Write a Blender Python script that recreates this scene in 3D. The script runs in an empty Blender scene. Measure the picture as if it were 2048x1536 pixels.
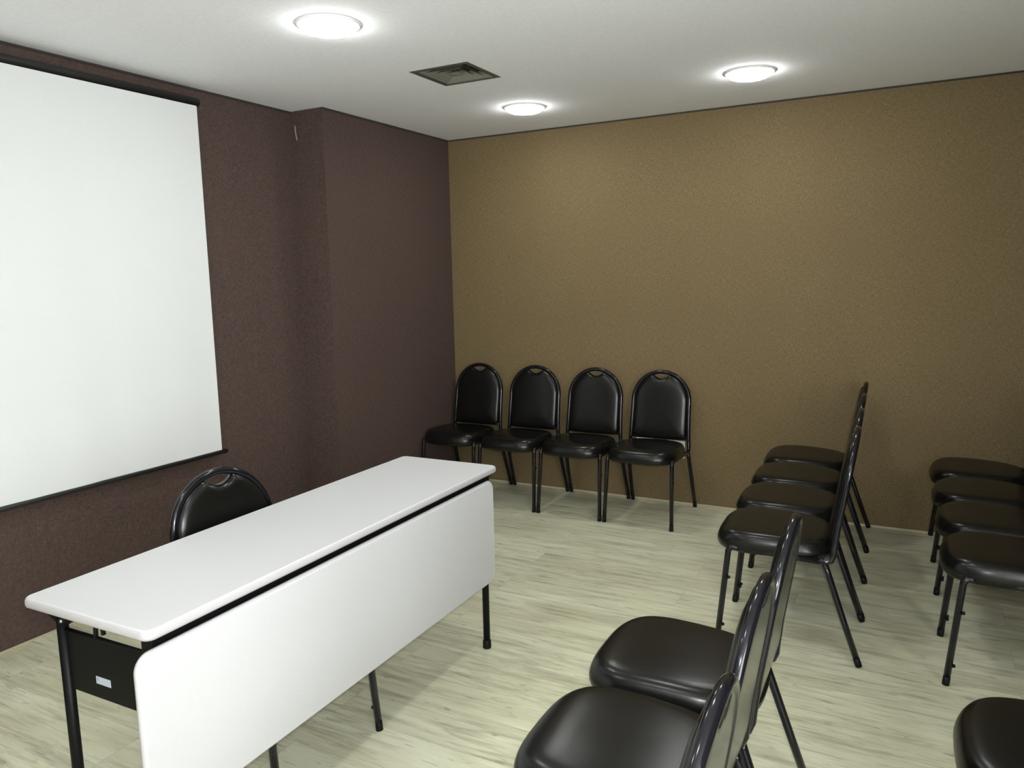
import bpy, bmesh, math, random
from mathutils import Vector, Matrix

S = bpy.context.scene
COL = S.collection
PI = math.pi

# ---------------------------------------------------------------- camera
def make_camera():
    f, yaw, pitch, roll = 1531.5, math.radians(-28.293), math.radians(7.958), math.radians(-1.252)
    fw = Vector((math.sin(yaw)*math.cos(pitch), math.cos(yaw)*math.cos(pitch), -math.sin(pitch)))
    r0 = Vector((math.cos(yaw), -math.sin(yaw), 0))
    u0 = r0.cross(fw)
    r = r0*math.cos(roll) + u0*math.sin(roll)
    u = -r0*math.sin(roll) + u0*math.cos(roll)
    cd = bpy.data.cameras.new('camera')
    cam = bpy.data.objects.new('camera', cd)
    COL.objects.link(cam)
    m = Matrix((r, u, -fw)).transposed().to_4x4()
    m.translation = Vector((3.0073, -4.7152, 1.47))
    cam.matrix_world = m
    cd.sensor_width = 36.0
    cd.lens = 36.0*f/2048.0
    cd.clip_start = 0.05
    cd.clip_end = 60
    S.camera = cam
make_camera()

# ---------------------------------------------------------------- world, light level, exposure
w = bpy.data.worlds.new('world')
S.world = w
w.use_nodes = True
# fill daylight, it only gets in through the added window behind the camera
w.node_tree.nodes['Background'].inputs[0].default_value = (0.98, 1.0, 1.01, 1)
w.node_tree.nodes['Background'].inputs[1].default_value = 4.6
FILL_WIN = (-6.15, -4.25, 0.45, 2.15)        # y0, y1, z0, z1 of that window, assumed, in the right wall
pd = bpy.data.lights.new('fill_window_portal', 'AREA')  # guides sampling through the added window
pd.shape = 'RECTANGLE'
pd.size, pd.size_y = FILL_WIN[1]-FILL_WIN[0], FILL_WIN[3]-FILL_WIN[2]
pd.cycles.is_portal = True
portal = bpy.data.objects.new('fill_window_portal', pd)
COL.objects.link(portal)
portal.location = (4.67, (FILL_WIN[0]+FILL_WIN[1])/2, (FILL_WIN[2]+FILL_WIN[3])/2)
portal.rotation_euler = (math.radians(90), 0, math.radians(90))
S.view_settings.view_transform = 'Standard'
S.view_settings.look = 'None'
S.view_settings.exposure = 1.90
S.view_settings.gamma = 1.0
LAMP_POWER = 15.5          # emission strength of every downlight glass
LAMP_COLOR = (0.99, 1.0, 0.97)

# flash of the camera that took the photograph, just above its lens
fd = bpy.data.lights.new('camera_flash', 'SPOT')
fd.energy = 44.0
fd.color = (0.97, 0.99, 1.0)
fd.shadow_soft_size = 0.025
fd.spot_size = math.radians(92)
fd.spot_blend = 1.0
flash = bpy.data.objects.new('camera_flash', fd)
COL.objects.link(flash)
flash.matrix_world = Matrix.Translation(Vector((0.02, 0.02, 0.05))) @ S.camera.matrix_world

H = 2.43                   # ceiling height
D = 0.2324                 # depth of the recess that carries the screen
YP = -1.2947               # where the recess starts
XR, YB = 4.60, -6.4        # right wall and rear wall (both out of view)

# ---------------------------------------------------------------- materials
def nmat(name):
    m = bpy.data.materials.new(name)
    m.use_nodes = True
    nt = m.node_tree
    return m, nt, nt.nodes['Principled BSDF']

def simple(name, col, rough=0.5, metal=0.0, spec=0.5, coat=0.0, bump=0.0, bscale=300.0):
    m, nt, b = nmat(name)
    N, L = nt.nodes, nt.links
    b.inputs['Roughness'].default_value = rough
    b.inputs['Metallic'].default_value = metal
    b.inputs['Specular IOR Level'].default_value = spec
    b.inputs['Coat Weight'].default_value = coat
    b.inputs['Coat Roughness'].default_value = 0.08
    tc = N.new('ShaderNodeTexCoord')
    nz = N.new('ShaderNodeTexNoise')
    nz.inputs['Scale'].default_value = bscale
    nz.inputs['Detail'].default_value = 3
    L.new(tc.outputs['Object'], nz.inputs['Vector'])
    mx = N.new('ShaderNodeMix'); mx.data_type = 'RGBA'
    mx.inputs['A'].default_value = (*[c*0.93 for c in col], 1)
    mx.inputs['B'].default_value = (*[min(1, c*1.07) for c in col], 1)
    L.new(nz.outputs['Fac'], mx.inputs['Factor'])
    L.new(mx.outputs['Result'], b.inputs['Base Color'])
    if bump > 0:
        bp = N.new('ShaderNodeBump')
        bp.inputs['Strength'].default_value = bump
        bp.inputs['Distance'].default_value = 0.001
        L.new(nz.outputs['Fac'], bp.inputs['Height'])
        L.new(bp.outputs['Normal'], b.inputs['Normal'])
    return m

def wallpaper(name, c1, c2, c3):
    """woven, slightly mottled wallpaper"""
    m, nt, b = nmat(name)
    N, L = nt.nodes, nt.links
    b.inputs['Roughness'].default_value = 0.75
    b.inputs['Specular IOR Level'].default_value = 0.25
    tc = N.new('ShaderNodeTexCoord')
    def noise(scale, detail, vec=None, rough=0.6):
        n = N.new('ShaderNodeTexNoise')
        n.inputs['Scale'].default_value = scale
        n.inputs['Detail'].default_value = detail
        n.inputs['Roughness'].default_value = rough
        L.new(vec or tc.outputs['Object'], n.inputs['Vector'])
        return n
    mp1 = N.new('ShaderNodeMapping'); mp1.inputs['Scale'].default_value = (1, 1, 8)
    mp2 = N.new('ShaderNodeMapping'); mp2.inputs['Scale'].default_value = (7, 7, 1)
    L.new(tc.outputs['Object'], mp1.inputs['Vector'])
    L.new(tc.outputs['Object'], mp2.inputs['Vector'])
    a = noise(42, 3, mp1.outputs['Vector'])
    c = noise(42, 3, mp2.outputs['Vector'])
    mot = noise(110, 5)
    big = noise(2.2, 3)
    ad = N.new('ShaderNodeMath'); ad.operation = 'ADD'
    L.new(a.outputs['Fac'], ad.inputs[0]); L.new(c.outputs['Fac'], ad.inputs[1])
    a2 = N.new('ShaderNodeMath'); a2.operation = 'MULTIPLY_ADD'
    L.new(mot.outputs['Fac'], a2.inputs[0]); a2.inputs[1].default_value = 1.0
    L.new(ad.outputs[0], a2.inputs[2])
    mr = N.new('ShaderNodeMapRange')
    mr.inputs['From Min'].default_value = 1.05; mr.inputs['From Max'].default_value = 1.95
    L.new(a2.outputs[0], mr.inputs['Value'])
    mx = N.new('ShaderNodeMix'); mx.data_type = 'RGBA'
    mx.inputs['A'].default_value = (*c1, 1); mx.inputs['B'].default_value = (*c2, 1)
    L.new(mr.outputs['Result'], mx.inputs['Factor'])
    mr2 = N.new('ShaderNodeMapRange')
    mr2.inputs['From Min'].default_value = 0.35; mr2.inputs['From Max'].default_value = 0.7
    mr2.inputs['To Max'].default_value = 0.35
    L.new(big.outputs['Fac'], mr2.inputs['Value'])
    mx2 = N.new('ShaderNodeMix'); mx2.data_type = 'RGBA'
    mx2.inputs['B'].default_value = (*c3, 1)
    L.new(mr2.outputs['Result'], mx2.inputs['Factor'])
    L.new(mx.outputs['Result'], mx2.inputs['A'])
    L.new(mx2.outputs['Result'], b.inputs['Base Color'])
    bp = N.new('ShaderNodeBump'); bp.inputs['Strength'].default_value = 0.35; bp.inputs['Distance'].default_value = 0.002
    L.new(a2.outputs[0], bp.inputs['Height'])
    L.new(bp.outputs['Normal'], b.inputs['Normal'])
    return m

def floor_material():
    m, nt, b = nmat('whitewashed_laminate')
    N, L = nt.nodes, nt.links
    tc = N.new('ShaderNodeTexCoord')
    br = N.new('ShaderNodeTexBrick')
    br.offset = 0.37; br.offset_frequency = 2
    br.inputs['Scale'].default_value = 1.0
    br.inputs['Brick Width'].default_value = 1.28
    br.inputs['Row Height'].default_value = 0.19
    br.inputs['Mortar Size'].default_value = 0.0011
    br.inputs['Mortar Smooth'].default_value = 0.3
    br.inputs['Bias'].default_value = 0.0
    br.inputs['Color1'].default_value = (0, 0, 0, 1)
    br.inputs['Color2'].default_value = (1, 1, 1, 1)
    br.inputs['Mortar'].default_value = (0.5, 0.5, 0.5, 1)
    L.new(tc.outputs['Object'], br.inputs['Vector'])
    # per plank offset of the grain
    sep = N.new('ShaderNodeVectorMath'); sep.operation = 'MULTIPLY_ADD'
    L.new(br.outputs['Color'], sep.inputs[0])
    sep.inputs[1].default_value = (13.0, 7.0, 3.0)
    L.new(tc.outputs['Object'], sep.inputs[2])
    def grain(sx, sy, detail, rough, dist=0.0):
        mp = N.new('ShaderNodeMapping'); mp.inputs['Scale'].default_value = (sx, sy, 1)
        L.new(sep.outputs[0], mp.inputs['Vector'])
        n = N.new('ShaderNodeTexNoise'); n.inputs['Scale'].default_value = 1.0
        n.inputs['Detail'].default_value = detail; n.inputs['Roughness'].default_value = rough
        n.inputs['Distortion'].default_value = dist
        L.new(mp.outputs['Vector'], n.inputs['Vector'])
        return n
    g1 = grain(3.0, 34, 6, 0.65, 0.4)
    g2 = grain(7.0, 85, 4, 0.6, 0.2)
    g3 = grain(1.6, 7, 3, 0.5, 0.6)
    g4 = grain(9.0, 46, 3, 0.5, 0.8)
    def ramp(src, stops):
        r = N.new('ShaderNodeValToRGB')
        e = r.color_ramp.elements
        while len(e) < len(stops): e.new(0.5)
        for i, (p, c) in enumerate(stops):
            e[i].position = p; e[i].color = (*c, 1)
        L.new(src.outputs['Fac'], r.inputs['Fac'])
        return r
    base = ramp(g3, [(0.3, (0.49, 0.48, 0.335)), (0.5, (0.57, 0.57, 0.41)), (0.72, (0.65, 0.655, 0.50))])
    def mixc(a, bcol, fac_src, lo, hi, amt):
        mr = N.new('ShaderNodeMapRange')
        mr.inputs['From Min'].default_value = lo; mr.inputs['From Max'].default_value = hi
        mr.inputs['To Max'].default_value = amt
        L.new(fac_src.outputs['Fac'], mr.inputs['Value'])
        mx = N.new('ShaderNodeMix'); mx.data_type = 'RGBA'
        L.new(mr.outputs['Result'], mx.inputs['Factor'])
        L.new(a, mx.inputs['A']); mx.inputs['B'].default_value = (*bcol, 1)
        return mx.outputs['Result']
    c = mixc(base.outputs['Color'], (0.23, 0.21, 0.145), g1, 0.48, 0.74, 0.80)
    c = mixc(c, (0.78, 0.78, 0.62), g2, 0.52, 0.75, 0.45)
    c = mixc(c, (0.10, 0.095, 0.075), g4, 0.62, 0.80, 0.70)
    # seams
    mx = N.new('ShaderNodeMix'); mx.data_type = 'RGBA'
    sm = N.new('ShaderNodeMath'); sm.operation = 'MULTIPLY'; sm.inputs[1].default_value = 0.45
    L.new(br.outputs['Fac'], sm.inputs[0])
    L.new(sm.outputs[0], mx.inputs['Factor'])
    L.new(c, mx.inputs['A']); mx.inputs['B'].default_value = (0.17, 0.16, 0.12, 1)
    L.new(mx.outputs['Result'], b.inputs['Base Color'])
    b.inputs['Roughness'].default_value = 0.33
    b.inputs['Specular IOR Level'].default_value = 0.45
    bp = N.new('ShaderNodeBump'); bp.inputs['Strength'].default_value = 0.12; bp.inputs['Distance'].default_value = 0.001
    L.new(g2.outputs['Fac'], bp.inputs['Height'])
    L.new(bp.outputs['Normal'], b.inputs['Normal'])
    return m

def emit_mat(name, col, strength):
    m, nt, b = nmat(name)
    b.inputs['Base Color'].default_value = (0.9, 0.9, 0.9, 1)
    b.inputs['Emission Color'].default_value = (*col, 1)
    b.inputs['Emission Strength'].default_value = strength
    return m

M = {}
M['maroon'] = wallpaper('maroon_wallpaper', (0.031, 0.021, 0.0185), (0.108, 0.071, 0.061), (0.080, 0.053, 0.041))
M['tan'] = wallpaper('tan_wallpaper', (0.090, 0.065, 0.031), (0.228, 0.170, 0.084), (0.138, 0.096, 0.047))
M['floor'] = floor_material()
M['ceiling'] = simple('ceiling_paint', (0.885, 0.895, 0.93), 0.9, spec=0.2, bump=0.05, bscale=60)
M['plaster'] = simple('rear_wall_paint', (0.74, 0.73, 0.69), 0.85, spec=0.2)
M['trim'] = simple('trim_strip', (0.42, 0.38, 0.25), 0.5)
M['dark_strip'] = simple('dark_brown_strip', (0.03, 0.026, 0.022), 0.8)
M['vinyl'] = simple('black_vinyl', (0.0045, 0.0046, 0.0040), 0.26, spec=0.32, bump=0.06, bscale=700)
M['backvinyl'] = simple('black_back_panel', (0.016, 0.017, 0.014), 0.18, spec=0.5)
M['tube'] = simple('black_gloss_tube', (0.005, 0.005, 0.007), 0.13, spec=0.40)
M['plastic'] = simple('black_plastic', (0.006, 0.006, 0.006), 0.5, spec=0.15)
M['board'] = simple('black_seat_board', (0.015, 0.014, 0.013), 0.7)
M['white'] = simple('white_laminate', (0.49, 0.495, 0.50), 0.42, spec=0.3)
M['edge'] = simple('white_edge_band', (0.41, 0.40, 0.41), 0.45, spec=0.3)
M['steel'] = simple('black_painted_steel', (0.004, 0.004, 0.0044), 0.42, spec=0.12)
M['screw'] = simple('screw_metal', (0.5, 0.5, 0.5), 0.3, metal=0.9)
M['cloth'] = simple('matte_screen_cloth', (0.66, 0.68, 0.685), 0.8, spec=0.15)
M['housing'] = simple('black_housing', (0.010, 0.011, 0.011), 0.45)
M['sticker'] = simple('sticker_paper', (0.42, 0.46, 0.53), 0.5)
M['stickmark'] = simple('sticker_print', (0.33, 0.27, 0.32), 0.6)
M['socket'] = simple('white_socket_plastic', (0.80, 0.80, 0.80), 0.4)
M['hole'] = simple('dark_hole', (0.03, 0.03, 0.03), 0.7)
M['vent'] = simple('vent_aluminium', (0.27, 0.27, 0.22), 0.45, metal=0.4)
M['ventframe'] = simple('vent_frame', (0.11, 0.11, 0.09), 0.5, metal=0.3)
M['ventcore'] = simple('vent_core_grey', (0.30, 0.30, 0.27), 0.45, metal=0.3)
M['duct'] = simple('duct_dark', (0.05, 0.055, 0.05), 0.8)
M['ring'] = simple('lamp_trim_white', (0.80, 0.82, 0.80), 0.4)
M['glass'] = emit_mat('lamp_glass', LAMP_COLOR, LAMP_POWER)
M['scuff'] = simple('pale_scuff', (0.30, 0.29, 0.28), 0.8)

# ---------------------------------------------------------------- mesh helpers
def link_mesh(name, bm, mat, parent=None, smooth=False, angle=None):
    me = bpy.data.meshes.new(name)
    bmesh.ops.recalc_face_normals(bm, faces=bm.faces)
    bm.to_mesh(me); bm.free()
    me.materials.append(mat)
    if smooth:
        for p in me.polygons: p.use_smooth = True
        if angle is not None:
            me.set_sharp_from_angle(angle=math.radians(angle))
    o = bpy.data.objects.new(name, me)
    COL.objects.link(o)
    if parent: o.parent = parent
    return o

def box(bm, x0, x1, y0, y1, z0, z1):
    v = [bm.verts.new((x, y, z)) for x in (x0, x1) for y in (y0, y1) for z in (z0, z1)]
    for f in ((0, 1, 3, 2), (4, 6, 7, 5), (0, 4, 5, 1), (2, 3, 7, 6), (0, 2, 6, 4), (1, 5, 7, 3)):
        bm.faces.new([v[i] for i in f])

def bevelled_box(x0, x1, y0, y1, z0, z1, r=0.003, seg=2):
    bm = bmesh.new(); box(bm, x0, x1, y0, y1, z0, z1)
    bmesh.ops.bevel(bm, geom=bm.edges[:], offset=r, segments=seg, affect='EDGES', profile=0.5)
    return bm

def catmull(pts, n=6, closed=False):
    P = [Vector(p) for p in pts]; out = []
    m = len(P)
    for i in range(m if closed else m-1):
        if closed: a, b, c, d = P[(i-1) % m], P[i], P[(i+1) % m], P[(i+2) % m]
        else: a, b, c, d = P[max(i-1, 0)], P[i], P[i+1], P[min(i+2, m-1)]
        for k in range(n):
            t = k/n
            out.append(0.5*((2*b) + (c-a)*t + (2*a-5*b+4*c-d)*t*t + (-a+3*b-3*c+d)*t**3))
    if not closed: out.append(P[-1])
    return out

def fillet(pts, r, n=6):
    """polyline with rounded corners"""
    P = [Vector(p) for p in pts]; out = [P[0]]
    for i in range(1, len(P)-1):
        a, b, c = P[i-1], P[i], P[i+1]
        u = (a-b); v = (c-b); rr = min(r, u.length*0.49, v.length*0.49)
        p0 = b + u.normalized()*rr; p2 = b + v.normalized()*rr
        for k in range(n+1):
            t = k/n
            out.append((1-t)**2*p0 + 2*t*(1-t)*b + t*t*p2)
    out.append(P[-1])
    return out

def tube(bm, pts, r, seg=12, caps=True):
    P = [Vector(p) for p in pts]
    n = len(P)
    T = [(P[min(i+1, n-1)] - P[max(i-1, 0)]).normalized() for i in range(n)]
    up = Vector((0, 0, 1)) if abs(T[0].z) < 0.9 else Vector((1, 0, 0))
    nrm = (up - T[0]*up.dot(T[0])).normalized()
    rings = []
    for i in range(n):
        if i: nrm = (nrm - T[i]*nrm.dot(T[i])).normalized()
        bi = T[i].cross(nrm)
        rr = r[i] if isinstance(r, (list, tuple)) else r
        rings.append([bm.verts.new(P[i] + nrm*math.cos(2*PI*k/seg)*rr + bi*math.sin(2*PI*k/seg)*rr) for k in range(seg)])
    for i in range(n-1):
        for k in range(seg):
            bm.faces.new((rings[i][k], rings[i][(k+1) % seg], rings[i+1][(k+1) % seg], rings[i+1][k]))
    if caps:
        bm.faces.new(rings[0][::-1]); bm.faces.new(rings[-1])

def rings_mesh(rings, cap_start=True, cap_end=True):
    """skin a list of closed rings (lists of points, same length)"""
    bm = bmesh.new()
    R = [[bm.verts.new(p) for p in ring] for ring in rings]
    n = len(R[0])
    for i in range(len(R)-1):
        for k in range(n):
            bm.faces.new((R[i][k], R[i][(k+1) % n], R[i+1][(k+1) % n], R[i+1][k]))
    def fan(ring, flip):
        c = sum((v.co for v in ring), Vector())/n
        cv = bm.verts.new(c)
        for k in range(n):
            a, b = ring[k], ring[(k+1) % n]
            bm.faces.new((b, a, cv) if flip else (a, b, cv))
    if cap_start: fan(R[0], True)
    if cap_end: fan(R[-1], False)
    return bm

def rounded_rect(w, h, r, n=6):
    """outline centred on 0, full size w x h"""
    pts = []
    for cx, cy, a0 in ((w/2-r, h/2-r, 0), (-w/2+r, h/2-r, 90), (-w/2+r, -h/2+r, 180), (w/2-r, -h/2+r, 270)):
        for k in range(n+1):
            a = math.radians(a0 + 90*k/n)
            pts.append((cx + r*math.cos(a), cy + r*math.sin(a)))
    return pts

def slab(outline_fn, levels, place):
    """outline_fn(inset)->2D points; levels: list of (inset, height); place(u,v,h)->3D"""
    return rings_mesh([[place(u, v, h) for u, v in outline_fn(i)] for i, h in levels])

def empty(name, loc, rz=0.0):
    o = bpy.data.objects.new(name, None)
    o.empty_display_size = 0.1
    o.location = loc; o.rotation_euler = (0, 0, rz)
    COL.objects.link(o)
    return o

def tag(o, label, cat, group=None):
    o['label'] = label; o['category'] = cat
    if group: o['group'] = group
    return o

def struct(name, bm, mat, smooth=False):
    o = link_mesh(name, bm, mat, smooth=smooth)
    o['kind'] = 'structure'
    return o

def copy_tree(o, parent=None):
    c = o.copy(); COL.objects.link(c)
    if parent: c.parent = parent
    for ch in list(o.children):
        copy_tree(ch, c)
    return c

# ---------------------------------------------------------------- room shell
T = 0.12
def bx(*a):
    bm = bmesh.new(); box(bm, *a); return bm
struct('floor', bx(-D-T, XR+T, YB-T, T, -T, 0), M['floor'])

def ceiling_mesh():
    """slab with square hole for the air vent"""
    bm = bmesh.new()
    vx0, vx1, vy0, vy1 = VENT
    xs = [-D-T, vx0, vx1, XR+T]; ys = [YB-T, vy0, vy1, T]
    for i in range(3):
        for j in range(3):
            if i == 1 and j == 1: continue
            box(bm, xs[i], xs[i+1], ys[j], ys[j+1], H, H+0.14)
    bmesh.ops.remove_doubles(bm, verts=bm.verts, dist=1e-5)
    return bm
VENT = (0.838, 1.148, -1.625, -1.312)
struct('ceiling', ceiling_mesh(), M['ceiling'])
struct('wall_back', bx(-D-T, XR+T, 0, T, 0, H), M['tan'])
def left_wall():
    bm = bmesh.new()
    o = [(0, 0), (0, YP), (-D, YP), (-D, YB), (-D-T, YB), (-D-T, 0)]
    lo = [bm.verts.new((x, y, 0)) for x, y in o]; hi = [bm.verts.new((x, y, H)) for x, y in o]
    for k in range(len(o)):
        bm.faces.new((lo[k], lo[(k+1) % 6], hi[(k+1) % 6], hi[k]))
    bm.faces.new(lo); bm.faces.new(hi[::-1])
    return bm
struct('wall_left', left_wall(), M['maroon'])
struct('wall_front', bx(-D-T, XR, YB-T, YB, 0, H), M['plaster'])
def right_wall():  # leaves an opening for the added fill window
    y0, y1, z0, z1 = FILL_WIN
    bm = bmesh.new()
    ys = [YB-T, y0, y1, 0]; zs = [0, z0, z1, H]
    for i in range(3):
        for j in range(3):
            if i == 1 and j == 1: continue
            box(bm, XR, XR+T, ys[i], ys[i+1], zs[j], zs[j+1])
    bmesh.ops.remove_doubles(bm, verts=bm.verts, dist=1e-5)
    return bm
struct('wall_right', right_wall(), M['tan'])
def fill_window_frame():  # frame of the assumed window, put in to brighten the ceiling
    y0, y1, z0, z1 = FILL_WIN
    bm = bmesh.new(); r = 0.04; x0, x1 = XR+0.02, XR+0.06
    box(bm, x0, x1, y0, y1, z0, z0+r); box(bm, x0, x1, y0, y1, z1-r, z1)
    for y in (y0, (y0+y1)/2-r/2, y1-r): box(bm, x0, x1, y, y+r, z0+r, z1-r)
    return bm
struct('fill_window_1', fill_window_frame(), M['socket'])
# slim strips along the foot of the walls and thin dark strips under the ceiling
struct('baseboard_back', bevelled_box(0.001, XR-0.001, -0.011, -0.0005, 0, 0.014, 0.003), M['trim'])
struct('baseboard_left', bevelled_box(-D+0.0005, -D+0.009, YB+0.001, YP-0.001, 0, 0.008, 0.002), M['trim'])
struct('trim_1', bx(0.001, XR-0.001, -0.006, -0.0005, H-0.009, H-0.0005), M['dark_strip'])
struct('trim_2', bx(0.0005, 0.006, YP, -0.007, H-0.010, H-0.0005), M['dark_strip'])
struct('trim_3', bx(-D+0.0005, -D+0.006, YB+0.001, YP-0.001, H-0.010, H-0.0005), M['dark_strip'])
# pale scuff on the wallpaper at the top of the recess corner
bm = bmesh.new()
tube(bm, catmull([(-D+0.03, YP-0.001, 2.35), (-D+0.032, YP-0.001, 2.31), (-D+0.040, YP-0.001, 2.27)], 5), 0.003, 6)
sc = struct('trim_4', bm, M['scuff'], True)

# ---------------------------------------------------------------- chair
RAIL_Z = 0.385
def back_x(z):
    """lean of the backrest, measured forward from the rear feet"""
    pts = [(0.36, 0.108), (0.42, 0.103), (0.52, 0.092), (0.64, 0.073), (0.75, 0.056), (0.90, 0.034)]
    if z <= pts[0][0]: return pts[0][1]
    for (z0, x0), (z1, x1) in zip(pts, pts[1:]):
        if z <= z1: return x0 + (x1-x0)*(z-z0)/(z1-z0)
    return pts[-1][1]

ARC_Z, ARC_R, TR = 0.680, 0.180, 0.0125
FOOT_Y, RAIL_Y = 0.2055, 0.194

def back_frame_bm():
    bm = bmesh.new()
    pts = []
    side = [(0.155, RAIL_Y, RAIL_Z), (0.128, 0.193, RAIL_Z), (0.110, 0.190, 0.392), (0.103, 0.188, 0.412), (0.101, 0.186, 0.44)]
    zs = [0.48, 0.52, 0.56, 0.60, 0.64]
    pts += side + [(back_x(z), 0.184 - 0.004*(z-0.48)/0.16, z) for z in zs]
    for k in range(0, 25):
        a = PI*k/24
        z = ARC_Z + ARC_R*math.sin(a)
        pts.append((back_x(z), ARC_R*math.cos(a), z))
    pts += [(x, -y, z) for x, y, z in reversed(side + [(back_x(z), 0.184 - 0.004*(z-0.48)/0.16, z) for z in zs])]
    tube(bm, pts, TR, 12)
    # cross bar below the pad
    tube(bm, [(back_x(0.455), y, 0.455) for y in (-0.182, -0.09, 0, 0.09, 0.182)], 0.008, 8)
    return bm

def pad_outline(shrink=0.0):
    """backrest pad outline (y, z), star shaped about (0, 0.63); notch under the top tube"""
    pts = []
    hw = 0.172
    zb = 0.447
    r = 0.03
    for k in range(7):                                 # lower right corner
        a = math.radians(-90 + 90*k/6)
        pts.append((hw-r + r*math.cos(a), zb+r + r*math.sin(a)))
    for k in range(1, 5):
        pts.append((hw, zb+r + (ARC_Z-zb-r)*k/5))
    na = math.acos(0.054/0.172)
    for k in range(15):
        a = na*k/14
        pts.append((hw*math.cos(a), ARC_Z + hw*math.sin(a)))
    for k in range(1, 18):                             # crescent shaped hand hole under the top tube
        y = 0.054 - 0.108*k/18
        pts.append((y, ARC_Z + math.sqrt(hw*hw - y*y) - 0.034*(1-(y/0.054)**2)))
    for k in range(14, -1, -1):
        a = na*k/14
        pts.append((-hw*math.cos(a), ARC_Z + hw*math.sin(a)))
    for k in range(4, 0, -1):
        pts.append((-hw, zb+r + (ARC_Z-zb-r)*k/5))
    for k in range(7):
        a = math.radians(180 + 90*k/6)
        pts.append((-hw+r + r*math.cos(a), zb+r + r*math.sin(a)))
    for k in range(1, 6):
        pts.append((-(hw-r) + 2*(hw-r)*k/6, zb))
    return pts

def pad_bm(front):
    C0 = Vector((0.0, 0.625))
    o = [Vector(p) for p in pad_outline()]
    n = len(o)
    def inset(d):
        out = []
        for k, p in enumerate(o):
            v = p - C0
            L = v.length
            if p.y > ARC_Z + 0.10 and abs(p.x) < 0.058:      # the notch fades out away from the edge
                u = v/L
                c = Vector((0, ARC_Z)) - C0
                bq = u.dot(c)
                plain = bq + math.sqrt(max(0, bq*bq - c.dot(c) + 0.172**2))
                L2 = plain - d
                k2 = min(1.0, max(0.0, d/0.045))
                L1 = L - d
                out.append(C0 + u*(L1*(1-k2) + L2*k2))
            else:
                out.append(C0 + v*max(0.0, (L-d)/L))
        return out
    if front:
        lv = [(0.000, 0.002), (-0.001, 0.006), (0.001, 0.011), (0.005, 0.016), (0.012, 0.0205), (0.022, 0.024),
              (0.036, 0.0265), (0.055, 0.0285), (0.08, 0.030), (0.11, 0.031)]
    else:
        lv = [(0.0, 0.002), (0.0, -0.004), (0.003, -0.008), (0.010, -0.010), (0.04, -0.011), (0.09, -0.0115)]
    rings = []
    for d, h in lv:
        rings.append([Vector((back_x(p.y)+h, p.x, p.y)) for p in inset(d)])
    return rings_mesh(rings)

def seat_outline(inset=0.0):
    """(x, y), front at large x"""
    cx, hx, n = 0.318, 0.222, 3.7
    out = []
    for k in range(64):
        a = 2*PI*k/64
        ca, sa = math.cos(a), math.sin(a)
        nn = n if ca > 0 else n - 0.7*abs(ca)
        u = math.copysign(abs(ca)**(2/nn), ca)
        v = math.copysign(abs(sa)**(2/nn), sa)
        hy = 0.192 + 0.016*min(1, (u+1)/1.4)
        x = cx + (hx-inset)*u; y = (hy-inset)*v
        x += 0.010*(1-v*v)*max(0, u)
        out.append((x, y))
    return out

def seat_bm():
    z0 = 0.380
    lv = [(0.020, 0), (0.006, 0.001), (0.001, 0.006), (-0.002, 0.018), (-0.0025, 0.032), (0.000, 0.046),
          (0.005, 0.061), (0.012, 0.071), (0.021, 0.0770), (0.034, 0.0803), (0.055, 0.0818), (0.085, 0.0826), (0.12, 0.0830), (0.16, 0.0832)]
    bm = slab(seat_outline, lv, lambda x, y, h: (x, y, z0+h - 0.020*max(0, (x-0.45)/0.09)**2*(h/0.06 if h < 0.06 else 1)*0.6 - (0.016*max(0, (0.36-x)/0.26)**1.5 if h > 0.04 else 0)))
    return bm

def seat_board_bm():
    return slab(seat_outline, [(0.045, 0.376), (0.038, 0.376), (0.036, 0.378), (0.036, 0.382)], lambda x, y, h: (x, y, h))

def seat_frame_bm():
    bm = bmesh.new()
    for s in (-1, 1):
        tube(bm, [(0.150, s*RAIL_Y, RAIL_Z), (0.30, s*(RAIL_Y), RAIL_Z+0.006), (0.455, s*(RAIL_Y-0.004), RAIL_Z+0.012)], TR, 10)
    tube(bm, [(0.20, -RAIL_Y, RAIL_Z), (0.20, RAIL_Y, RAIL_Z)], 0.009, 8)
    tube(bm, [(0.45, -RAIL_Y, RAIL_Z+0.01), (0.45, RAIL_Y, RAIL_Z+0.01)], 0.009, 8)
    return bm

def leg_bm(front, s):
    bm = bmesh.new()
    if front:
        p = fillet([(0.440, s*(RAIL_Y-0.004), RAIL_Z+0.0115), (0.484, s*(RAIL_Y+0.002), RAIL_Z+0.012), (0.520, s*FOOT_Y, 0.018)], 0.034, 7)
    else:
        p = [(0.133, s*(RAIL_Y-0.002), RAIL_Z-0.004), (0.118, s*(RAIL_Y), 0.340), (0.060, s*(FOOT_Y-0.004), 0.170), (0.006, s*FOOT_Y, 0.018)]
        p = [Vector(q) for q in p]
    tube(bm, p, 0.0118, 12)
    return bm

def glide_bm(front, s):
    bm = bmesh.new()
    d = Vector((0.036, 0, -0.367)) if front else Vector((-0.054, 0.004*s, -0.152))
    d.normalize()
    x = 0.520 if front else 0.006
    a = Vector((x, s*FOOT_Y, 0.018))
    e = a + d*(0.0165/abs(d.z))
    tube(bm, [a - d*0.016, a, Vector((e.x, e.y, 0.0015))], [0.0119, 0.0124, 0.0124], 12)
    return bm

def studs(front, s, leg):
    if front: specs = [(0.492, 0.275, -1), (0.5115, 0.075, -1)]
    else: specs = [(0.030, 0.110, 1)]
    for x, z, dr in specs:
        bm = bmesh.new()
        y = s*(FOOT_Y-0.002)
        tube(bm, [(x+dr*0.006, y, z), (x+dr*0.015, y, z), (x+dr*0.0175, y, z)], [0.007, 0.0065, 0.003], 8)
        link_mesh('stacking_stud', bm, M['plastic'], leg, True)

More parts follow.
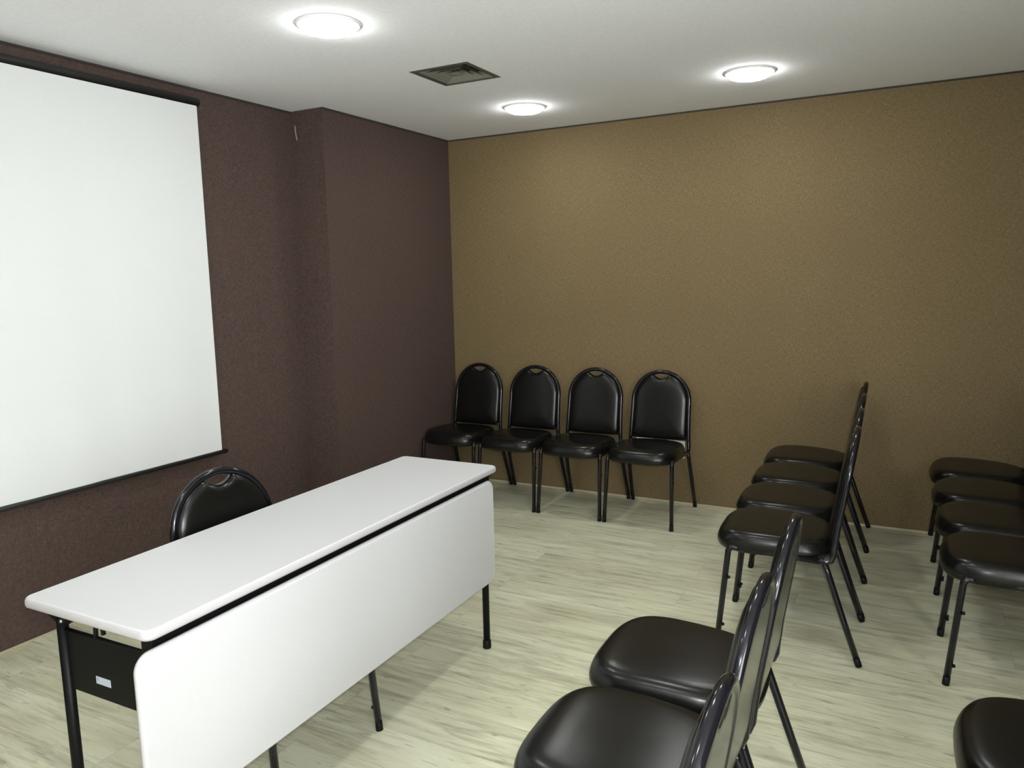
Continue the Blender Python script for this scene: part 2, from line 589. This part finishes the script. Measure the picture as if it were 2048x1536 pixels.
def make_chair():
    t = empty('banquet_chair', (0, 0, 0))
    seat = link_mesh('seat', seat_bm(), M['vinyl'], t, True)
    link_mesh('seat_board', seat_board_bm(), M['board'], t)
    pad = link_mesh('backrest', pad_bm(True), M['vinyl'], t, True)
    link_mesh('back_panel', pad_bm(False), M['backvinyl'], t, True, 40)
    link_mesh('back_frame', back_frame_bm(), M['tube'], t, True)
    link_mesh('seat_frame', seat_frame_bm(), M['tube'], t, True)
    for front in (True, False):
        for s in (1, -1):
            lg = link_mesh('leg', leg_bm(front, s), M['tube'], t, True)
            link_mesh('foot_glide', glide_bm(front, s), M['plastic'], lg, True)
            studs(front, s, lg)
            if front:
                bm = bmesh.new()
                x, y, z = 0.490, s*0.150, 0.392
                tube(bm, [(x, y, z), (x+0.010, y, z), (x+0.013, y, z)], [0.0055, 0.005, 0.002], 8)
                link_mesh('screw', bm, M['screw'], lg, True)
    return t

proto = make_chair()
first = [True]
def chair(x, y, deg, label, group=None):
    if first[0]:
        o = proto; first[0] = False
    else:
        o = copy_tree(proto)
    o.location = (x, y, 0); o.rotation_euler = (0, 0, math.radians(deg))
    for k in ('label', 'category', 'group'):
        if k in o: del o[k]
    tag(o, label, 'chair', group)
    return o

# four chairs in a row against the tan wall, facing the table
G1 = 'black chairs lined up against the tan wall'
for x, lab in zip((0.255, 0.697, 1.138, 1.580), (
        'black vinyl chair in the corner, closest to the maroon wall, against the tan wall',
        'black vinyl chair against the tan wall, second from the maroon corner',
        'black vinyl chair against the tan wall, third from the maroon corner',
        'black vinyl chair against the tan wall in front of the white wall sockets')):
    chair(x, -0.030, -90, lab, G1)
# middle row, facing the screen wall
G2 = 'middle row of black chairs running out from the tan wall'
for y, lab in zip((-1.545, -1.107, -0.669, -0.231), (
        'black chair at the open end of the middle row, farthest from the tan wall',
        'black chair in the middle row, second from its open end',
        'black chair in the middle row, third from its open end',
        'black chair at the wall end of the middle row, next to the tan wall')):
    chair(2.786 - 0.040*y, y, 182.3, lab, G2)
# right row
G3 = 'right-hand row of black chairs cut off by the edge of the photo'
for y, lab in zip((-1.535, -1.096, -0.657, -0.218), (
        'black chair at the near end of the right-hand row, its front legs in plain view',
        'black chair in the right-hand row, directly behind the nearest seat of that row',
        'black chair in the right-hand row, second from the tan wall',
        'black chair at the wall end of the right-hand row, next to the tan wall')):
    chair(3.620 - 0.022*y, y, 181.5, lab, G3)
# front block
G4 = 'black chairs in the front row at the bottom of the photo'
for (x, y), lab in zip(((2.791, -2.778), (2.794, -3.217), (2.812, -3.658)), (
        'black chair in the foreground row, farthest from the camera, its whole seat seen',
        'black chair in the foreground row, its seat cut by the bottom edge of the photo',
        'black chair in the foreground row, nearest the camera, only its curved back top seen')):
    chair(x, y, 181.0, lab, G4)
chair(3.665, -2.845, 181.5, 'black chair in the bottom right corner, only the corner of its seat seen')
# presenter's chair pushed in behind the table
chair(0.950, -3.020, -6, 'black chair pushed in behind the white table, facing the audience, below the screen')

# ---------------------------------------------------------------- training table
def make_table():
    t = empty('folding_table', (1.353, -2.955, 0), math.radians(0.95))
    tag(t, 'long white training table with hanging white front panel and black steel legs', 'table')
    hx, hy = 0.2225, 0.785
    zt, zb = 0.740, 0.714
    rr = lambda i: rounded_rect(2*(hx-i), 2*(hy-i), max(0.010, 0.024-i*0.9), 6)
    top = link_mesh('tabletop', slab(rr, [(0.004, zb+0.001), (0.0015, zb+0.003), (0.0015, zt-0.003), (0.003, zt-0.0008), (0.005, zt), (0.05, zt)],
                    lambda x, y, h: (x, y, h)), M['white'], t, True, 20)
    # rounded plastic edge band around the top
    lv = [(0.0012, zb+0.004), (-0.0005, zb+0.004), (-0.0020, zb+0.008), (-0.0022, (zt+zb)/2), (-0.0018, zt-0.008), (-0.0003, zt-0.0035), (0.0012, zt-0.0028)]
    bm = bmesh.new()
    R = [[bm.verts.new((x, y, h)) for x, y in rounded_rect(2*(hx-i), 2*(hy-i), 0.024-i*0.9, 6)] for i, h in lv]
    n = len(R[0])
    for i in range(len(R)-1):
        for k in range(n): bm.faces.new((R[i][k], R[i][(k+1) % n], R[i+1][(k+1) % n], R[i+1][k]))
    link_mesh('edge_band', bm, M['edge'], top, True)
    # hanging front panel
    pz0, pz1, py0, py1 = 0.285, 0.690, -0.810, 0.752
    w, h = py1-py0, pz1-pz0; cy, cz = (py0+py1)/2, (pz0+pz1)/2
    xf = 0.221
    rr2 = lambda i: rounded_rect(w-2*i, h-2*i, 0.037-i*0.8, 8)
    pan = link_mesh('front_panel', slab(rr2, [(0.004, xf-0.020), (0.0, xf-0.017), (0.0, xf-0.005), (0.0015, xf-0.002), (0.005, xf), (0.03, xf)],
                    lambda u, v, hh: (hh, cy+u, cz+v)), M['white'], t, True, 20)
    bm = bmesh.new()
    lv = [(0.0, xf-0.017), (-0.0025, xf-0.0145), (-0.003, xf-0.010), (-0.0022, xf-0.006), (0.0, xf-0.0045)]
    R = [[bm.verts.new((hh, cy+u, cz+v)) for u, v in rr2(i)] for i, hh in lv]
    n = len(R[0])
    for i in range(len(R)-1):
        for k in range(n): bm.faces.new((R[i][k], R[i][(k+1) % n], R[i+1][(k+1) % n], R[i+1][k]))
    link_mesh('edge_band', bm, M['edge'], pan, True)
    # steel rails under the top
    link_mesh('front_rail', bevelled_box(0.165, 0.198, -0.760, 0.760, 0.664, 0.7145, 0.003), M['steel'], t)
    link_mesh('rear_rail', bevelled_box(-0.175, -0.150, -0.740, 0.740, 0.672, 0.7145, 0.003), M['steel'], t)
    for s in (-1, 1):
        yy = s*0.728
        for lx in (-0.165, 0.186):
            bm = bmesh.new()
            tube(bm, [(lx, yy, 0.020), (lx, yy, 0.35), (lx, yy, 0.690)], 0.0135, 14)
            lg = link_mesh('leg', bm, M['steel'], t, True)
            bm = bmesh.new()
            tube(bm, [(lx, yy, 0.001), (lx, yy, 0.004), (lx, yy, 0.030), (lx, yy, 0.036)], [0.0155, 0.017, 0.0165, 0.0140], 14)
            link_mesh('foot_cap', bm, M['plastic'], lg, True)
        ep = link_mesh('end_plate', bevelled_box(-0.163, 0.184, yy-0.0015*1, yy+0.0015, 0.497, 0.650, 0.0008, 1), M['steel'], t)
        bm = bmesh.new()
        tube(bm, [(-0.165, yy, 0.650), (0.186, yy, 0.650)], 0.005, 8)
        link_mesh('top_rod', bm, M['steel'], ep, True)
        if s < 0:
            st = link_mesh('sticker', bevelled_box(-0.052, 0.001, yy-0.0024, yy-0.0014, 0.534, 0.553, 0.0003, 1), M['sticker'], ep)
            st['label'] = 'small white printed sticker'
            bm = bmesh.new()
            for (a, b, c, d) in ((-0.0490, -0.0445, 0.5445, 0.5500), (-0.0435, -0.0415, 0.5430, 0.5490), (-0.0480, -0.0460, 0.5400, 0.5425)):
                box(bm, a, b, yy-0.0028, yy-0.0023, c, d)
            link_mesh('printed_mark', bm, M['stickmark'], st)
        # tilting bracket under the rear edge, with pivot
        bm = bmesh.new()
        o = [(-0.215, 0.7145), (-0.215, 0.692), (-0.200, 0.682), (-0.160, 0.664), (-0.140, 0.664), (-0.128, 0.690), (-0.060, 0.704), (-0.060, 0.7145)]
        A = [bm.verts.new((x, yy-0.012, z)) for x, z in o]; B = [bm.verts.new((x, yy+0.004, z)) for x, z in o]
        for k in range(len(o)): bm.faces.new((A[k], A[(k+1) % len(o)], B[(k+1) % len(o)], B[k]))
        bm.faces.new(A[::-1]); bm.faces.new(B)
        br = link_mesh('tilt_bracket', bm, M['steel'], t)
        for px, pz in ((-0.148, 0.676), (-0.196, 0.698)):
            bm = bmesh.new()
            tube(bm, [(px, yy-0.011*1, pz), (px, yy-0.0155, pz)], 0.0045, 10)
            link_mesh('pivot_bolt', bm, M['screw'], br, True)
        # latch hook standing on the plate
        bm = bmesh.new()
        tube(bm, fillet([(-0.040, yy, 0.650), (-0.037, yy, 0.682), (-0.012, yy, 0.686), (-0.010, yy, 0.664)], 0.008, 4), 0.0055, 8)
        link_mesh('latch_hook', bm, M['plastic'], t, True)
    return t
make_table()

# ---------------------------------------------------------------- projection screen
def make_screen():
    xs = -D + 0.045
    y1, y0 = -1.985, -3.870
    z1, z0 = 2.335, 0.607
    t = empty('projection_screen', (xs, (y0+y1)/2, z0))
    tag(t, 'large white pull-down projection screen with black bars on the maroon wall', 'projection screen')
    def put(name, bm, mat, smooth=False):
        o = link_mesh(name, bm, mat, t, smooth)
        o.matrix_parent_inverse = Matrix.Translation(-t.location)
        return o
    # fabric with faint vertical ripples
    bm = bmesh.new()
    ny, nz = 90, 12
    random.seed(4)
    ph = [random.uniform(0, 6.28) for _ in range(4)]
    def rip(y, z):
        k = (z1-z)/(z1-z0)
        return 0.0016*(0.2+k)*(math.sin(y*11+ph[0]) + 0.6*math.sin(y*23+ph[1]+z*0.8) + 0.4*math.sin(y*5+ph[2]))
    G = [[bm.verts.new((xs+rip(y0+(y1-y0)*i/ny, z0+(z1-z0)*j/nz), y0+(y1-y0)*i/ny, z0+(z1-z0)*j/nz)) for j in range(nz+1)] for i in range(ny+1)]
    for i in range(ny):
        for j in range(nz): bm.faces.new((G[i][j], G[i+1][j], G[i+1][j+1], G[i][j+1]))
    bm.normal_update()
    bmesh.ops.solidify(bm, geom=bm.faces[:], thickness=0.0008)
    fab = put('screen_fabric', bm, M['cloth'], True)
    fab.data.set_sharp_from_angle(angle=math.radians(30))
    # top housing (tube with end caps) and bottom bar
    bm = bmesh.new()
    tube(bm, [(xs-0.016, y0-0.03, z1+0.020), (xs-0.016, y1+0.018, z1+0.020)], 0.021, 16)
    put('top_housing', bm, M['housing'], True)
    bm = bmesh.new()
    tube(bm, [(xs, y0-0.01, z0-0.008), (xs, y1+0.010, z0-0.008)], 0.011, 12)
    b = put('bottom_bar', bm, M['housing'], True)
    bm = bmesh.new()
    tube(bm, [(xs, y1+0.010, z0-0.008), (xs, y1+0.013, z0-0.008), (xs, y1+0.030, z0-0.008)], [0.013, 0.013, 0.008], 10)
    e = link_mesh('end_cap', bm, M['plastic'], b, True)
    for yb in (y1-0.15, y0+0.15):
        put('wall_bracket', bevelled_box(-D+0.0005, xs-0.030, yb-0.02, yb+0.02, z1+0.002, z1+0.040, 0.002), M['housing'])
make_screen()

# ---------------------------------------------------------------- wall sockets behind the last chair
for xc, lab in ((1.445, 'white wall socket plate behind the chair, the left one of the two'),
                (1.650, 'white wall socket plate behind the chair, the right one of the two')):
    t = empty('wall_socket', (xc, 0, 0.357))
    tag(t, lab, 'socket', 'white socket plates on the tan wall')
    w_, h_ = 0.118, 0.112
    rr = lambda i: rounded_rect(w_-2*i, h_-2*i, 0.006, 3)
    link_mesh('cover_plate', slab(rr, [(0, -0.0005), (0, -0.006), (0.003, -0.009), (0.012, -0.0095)], lambda u, v, hh: (u, hh, v)), M['socket'], t)
    bm = bmesh.new()
    for px in (-0.010, 0.010):
        tube(bm, [(px, -0.0092, -0.02), (px, -0.0100, -0.02)], 0.0028, 8)
    link_mesh('socket_holes', bm, M['hole'], t)

# ---------------------------------------------------------------- ceiling air vent
def make_vent():
    vx0, vx1, vy0, vy1 = VENT
    cx, cy = (vx0+vx1)/2, (vy0+vy1)/2
    hw = (vx1-vx0)/2
    t = empty('air_vent', (cx, cy, H))
    tag(t, 'square grey metal air vent set in the white ceiling between the lamps', 'air vent')
    def sq(bm, r0, z0, r1, z1, th=0.0015):
        """square sloping collar between half-size r0 at z0 and r1 at z1"""
        a = [bm.verts.new((sx*r0, sy*r0, z0)) for sx, sy in ((-1, -1), (1, -1), (1, 1), (-1, 1))]
        b = [bm.verts.new((sx*r1, sy*r1, z1)) for sx, sy in ((-1, -1), (1, -1), (1, 1), (-1, 1))]
        a2 = [bm.verts.new((sx*(r0-th), sy*(r0-th), z0+th)) for sx, sy in ((-1, -1), (1, -1), (1, 1), (-1, 1))]
        b2 = [bm.verts.new((sx*(r1-th), sy*(r1-th), z1+th)) for sx, sy in ((-1, -1), (1, -1), (1, 1), (-1, 1))]
        for k in range(4):
            n = (k+1) % 4
            bm.faces.new((a[k], a[n], b[n], b[k])); bm.faces.new((a2[k], b2[k], b2[n], a2[n]))
            bm.faces.new((a[k], a2[k], a2[n], a[n])); bm.faces.new((b[k], b[n], b2[n], b2[k]))
    bm = bmesh.new()
    sq(bm, hw+0.004, -0.0015, hw-0.016, -0.0040); sq(bm, hw-0.016, -0.0040, hw-0.016, 0.030)
    link_mesh('outer_frame', bm, M['ventframe'], t)
    for k, (ro, ri) in enumerate(((0.130, 0.100), (0.098, 0.068), (0.066, 0.038))):
        bm = bmesh.new()
        sq(bm, ro, 0.000, ri, 0.024)
        link_mesh('louvre', bm, M['vent'], t)
    bm = bmesh.new()
    base = [bm.verts.new((sx*0.034, sy*0.034, 0.001)) for sx, sy in ((-1, -1), (1, -1), (1, 1), (-1, 1))]
    ap = bm.verts.new((0, 0, 0.020)); lo = bm.verts.new((0, 0, -0.001))
    for k in range(4):
        bm.faces.new((base[k], base[(k+1) % 4], ap)); bm.faces.new((base[(k+1) % 4], base[k], lo))
    link_mesh('centre_plate', bm, M['ventcore'], t)
    bm = bmesh.new(); box(bm, -hw+0.001, hw-0.001, -hw+0.001, hw-0.001, 0.075, 0.085)
    for a in range(4):
        s = (-1, 1)[a % 2]
        if a < 2: box(bm, s*(hw-0.004)-0.002, s*(hw-0.004)+0.002, -hw+0.001, hw-0.001, 0.032, 0.076)
        else: box(bm, -hw+0.001, hw-0.001, s*(hw-0.004)-0.002, s*(hw-0.004)+0.002, 0.032, 0.076)
    link_mesh('duct_box', bm, M['duct'], t)
    bm = bmesh.new()
    box(bm, -0.150, 0.150, -0.003, 0.003, 0.026, 0.030); box(bm, -0.003, 0.003, -0.150, 0.150, 0.026, 0.030)
    link_mesh('cross_brace', bm, M['ventframe'], t)
make_vent()

# ---------------------------------------------------------------- ceiling downlights (the flash and the added window light the room too)
def make_lamp():
    t = empty('ceiling_downlight', (0, 0, H))
    def lathe(prof, seg=40, close=False):
        bm = bmesh.new()
        R = []
        for r, z in prof:
            R.append([bm.verts.new((r*math.cos(2*PI*k/seg), r*math.sin(2*PI*k/seg), z)) for k in range(seg)] if r > 0 else [bm.verts.new((0, 0, z))])
        for i in range(len(R)-1):
            for k in range(seg):
                n = (k+1) % seg
                if len(R[i]) == 1: bm.faces.new((R[i][0], R[i+1][n], R[i+1][k]))
                elif len(R[i+1]) == 1: bm.faces.new((R[i][k], R[i][n], R[i+1][0]))
                else: bm.faces.new((R[i][k], R[i][n], R[i+1][n], R[i+1][k]))
        if close:
            for k in range(seg):
                n = (k+1) % seg
                bm.faces.new((R[-1][k], R[-1][n], R[0][n], R[0][k]))
        return bm
    link_mesh('trim_ring', lathe([(0.103, -0.0005), (0.103, -0.004), (0.106, -0.007), (0.113, -0.008), (0.121, -0.005), (0.123, -0.0005)], close=True), M['ring'], t, True)
    link_mesh('lamp_glass', lathe([(0.1025, -0.0008), (0.1025, -0.012), (0.098, -0.020), (0.080, -0.028), (0.05, -0.032), (0, -0.034)]), M['glass'], t, True)
    return t
lamp0 = make_lamp()
spots = [((0.975, -2.340), 'round ceiling downlight, the largest in view, nearest the screen'),
         ((0.940, -0.650), 'round ceiling downlight next to the air vent, towards the corner of the room'),
         ((2.210, -0.730), 'round ceiling downlight on the right, near the tan wall'),
         ((2.200, -2.420), 'round ceiling downlight above the front chairs, beyond the top edge of the photo'),
         ((0.975, -4.050), 'round ceiling downlight beyond the near end of the white table, out of the photo'),
         ((2.200, -4.100), 'round ceiling downlight just in front of the camera, out of the photo'),
         ((2.200, -5.700), 'round ceiling downlight behind the camera, above the rear of the room')]
for i, ((x, y), lab) in enumerate(spots):
    o = lamp0 if i == 0 else copy_tree(lamp0)
    o.location = (x, y, H)
    tag(o, lab, 'ceiling lamp', 'round ceiling downlights')
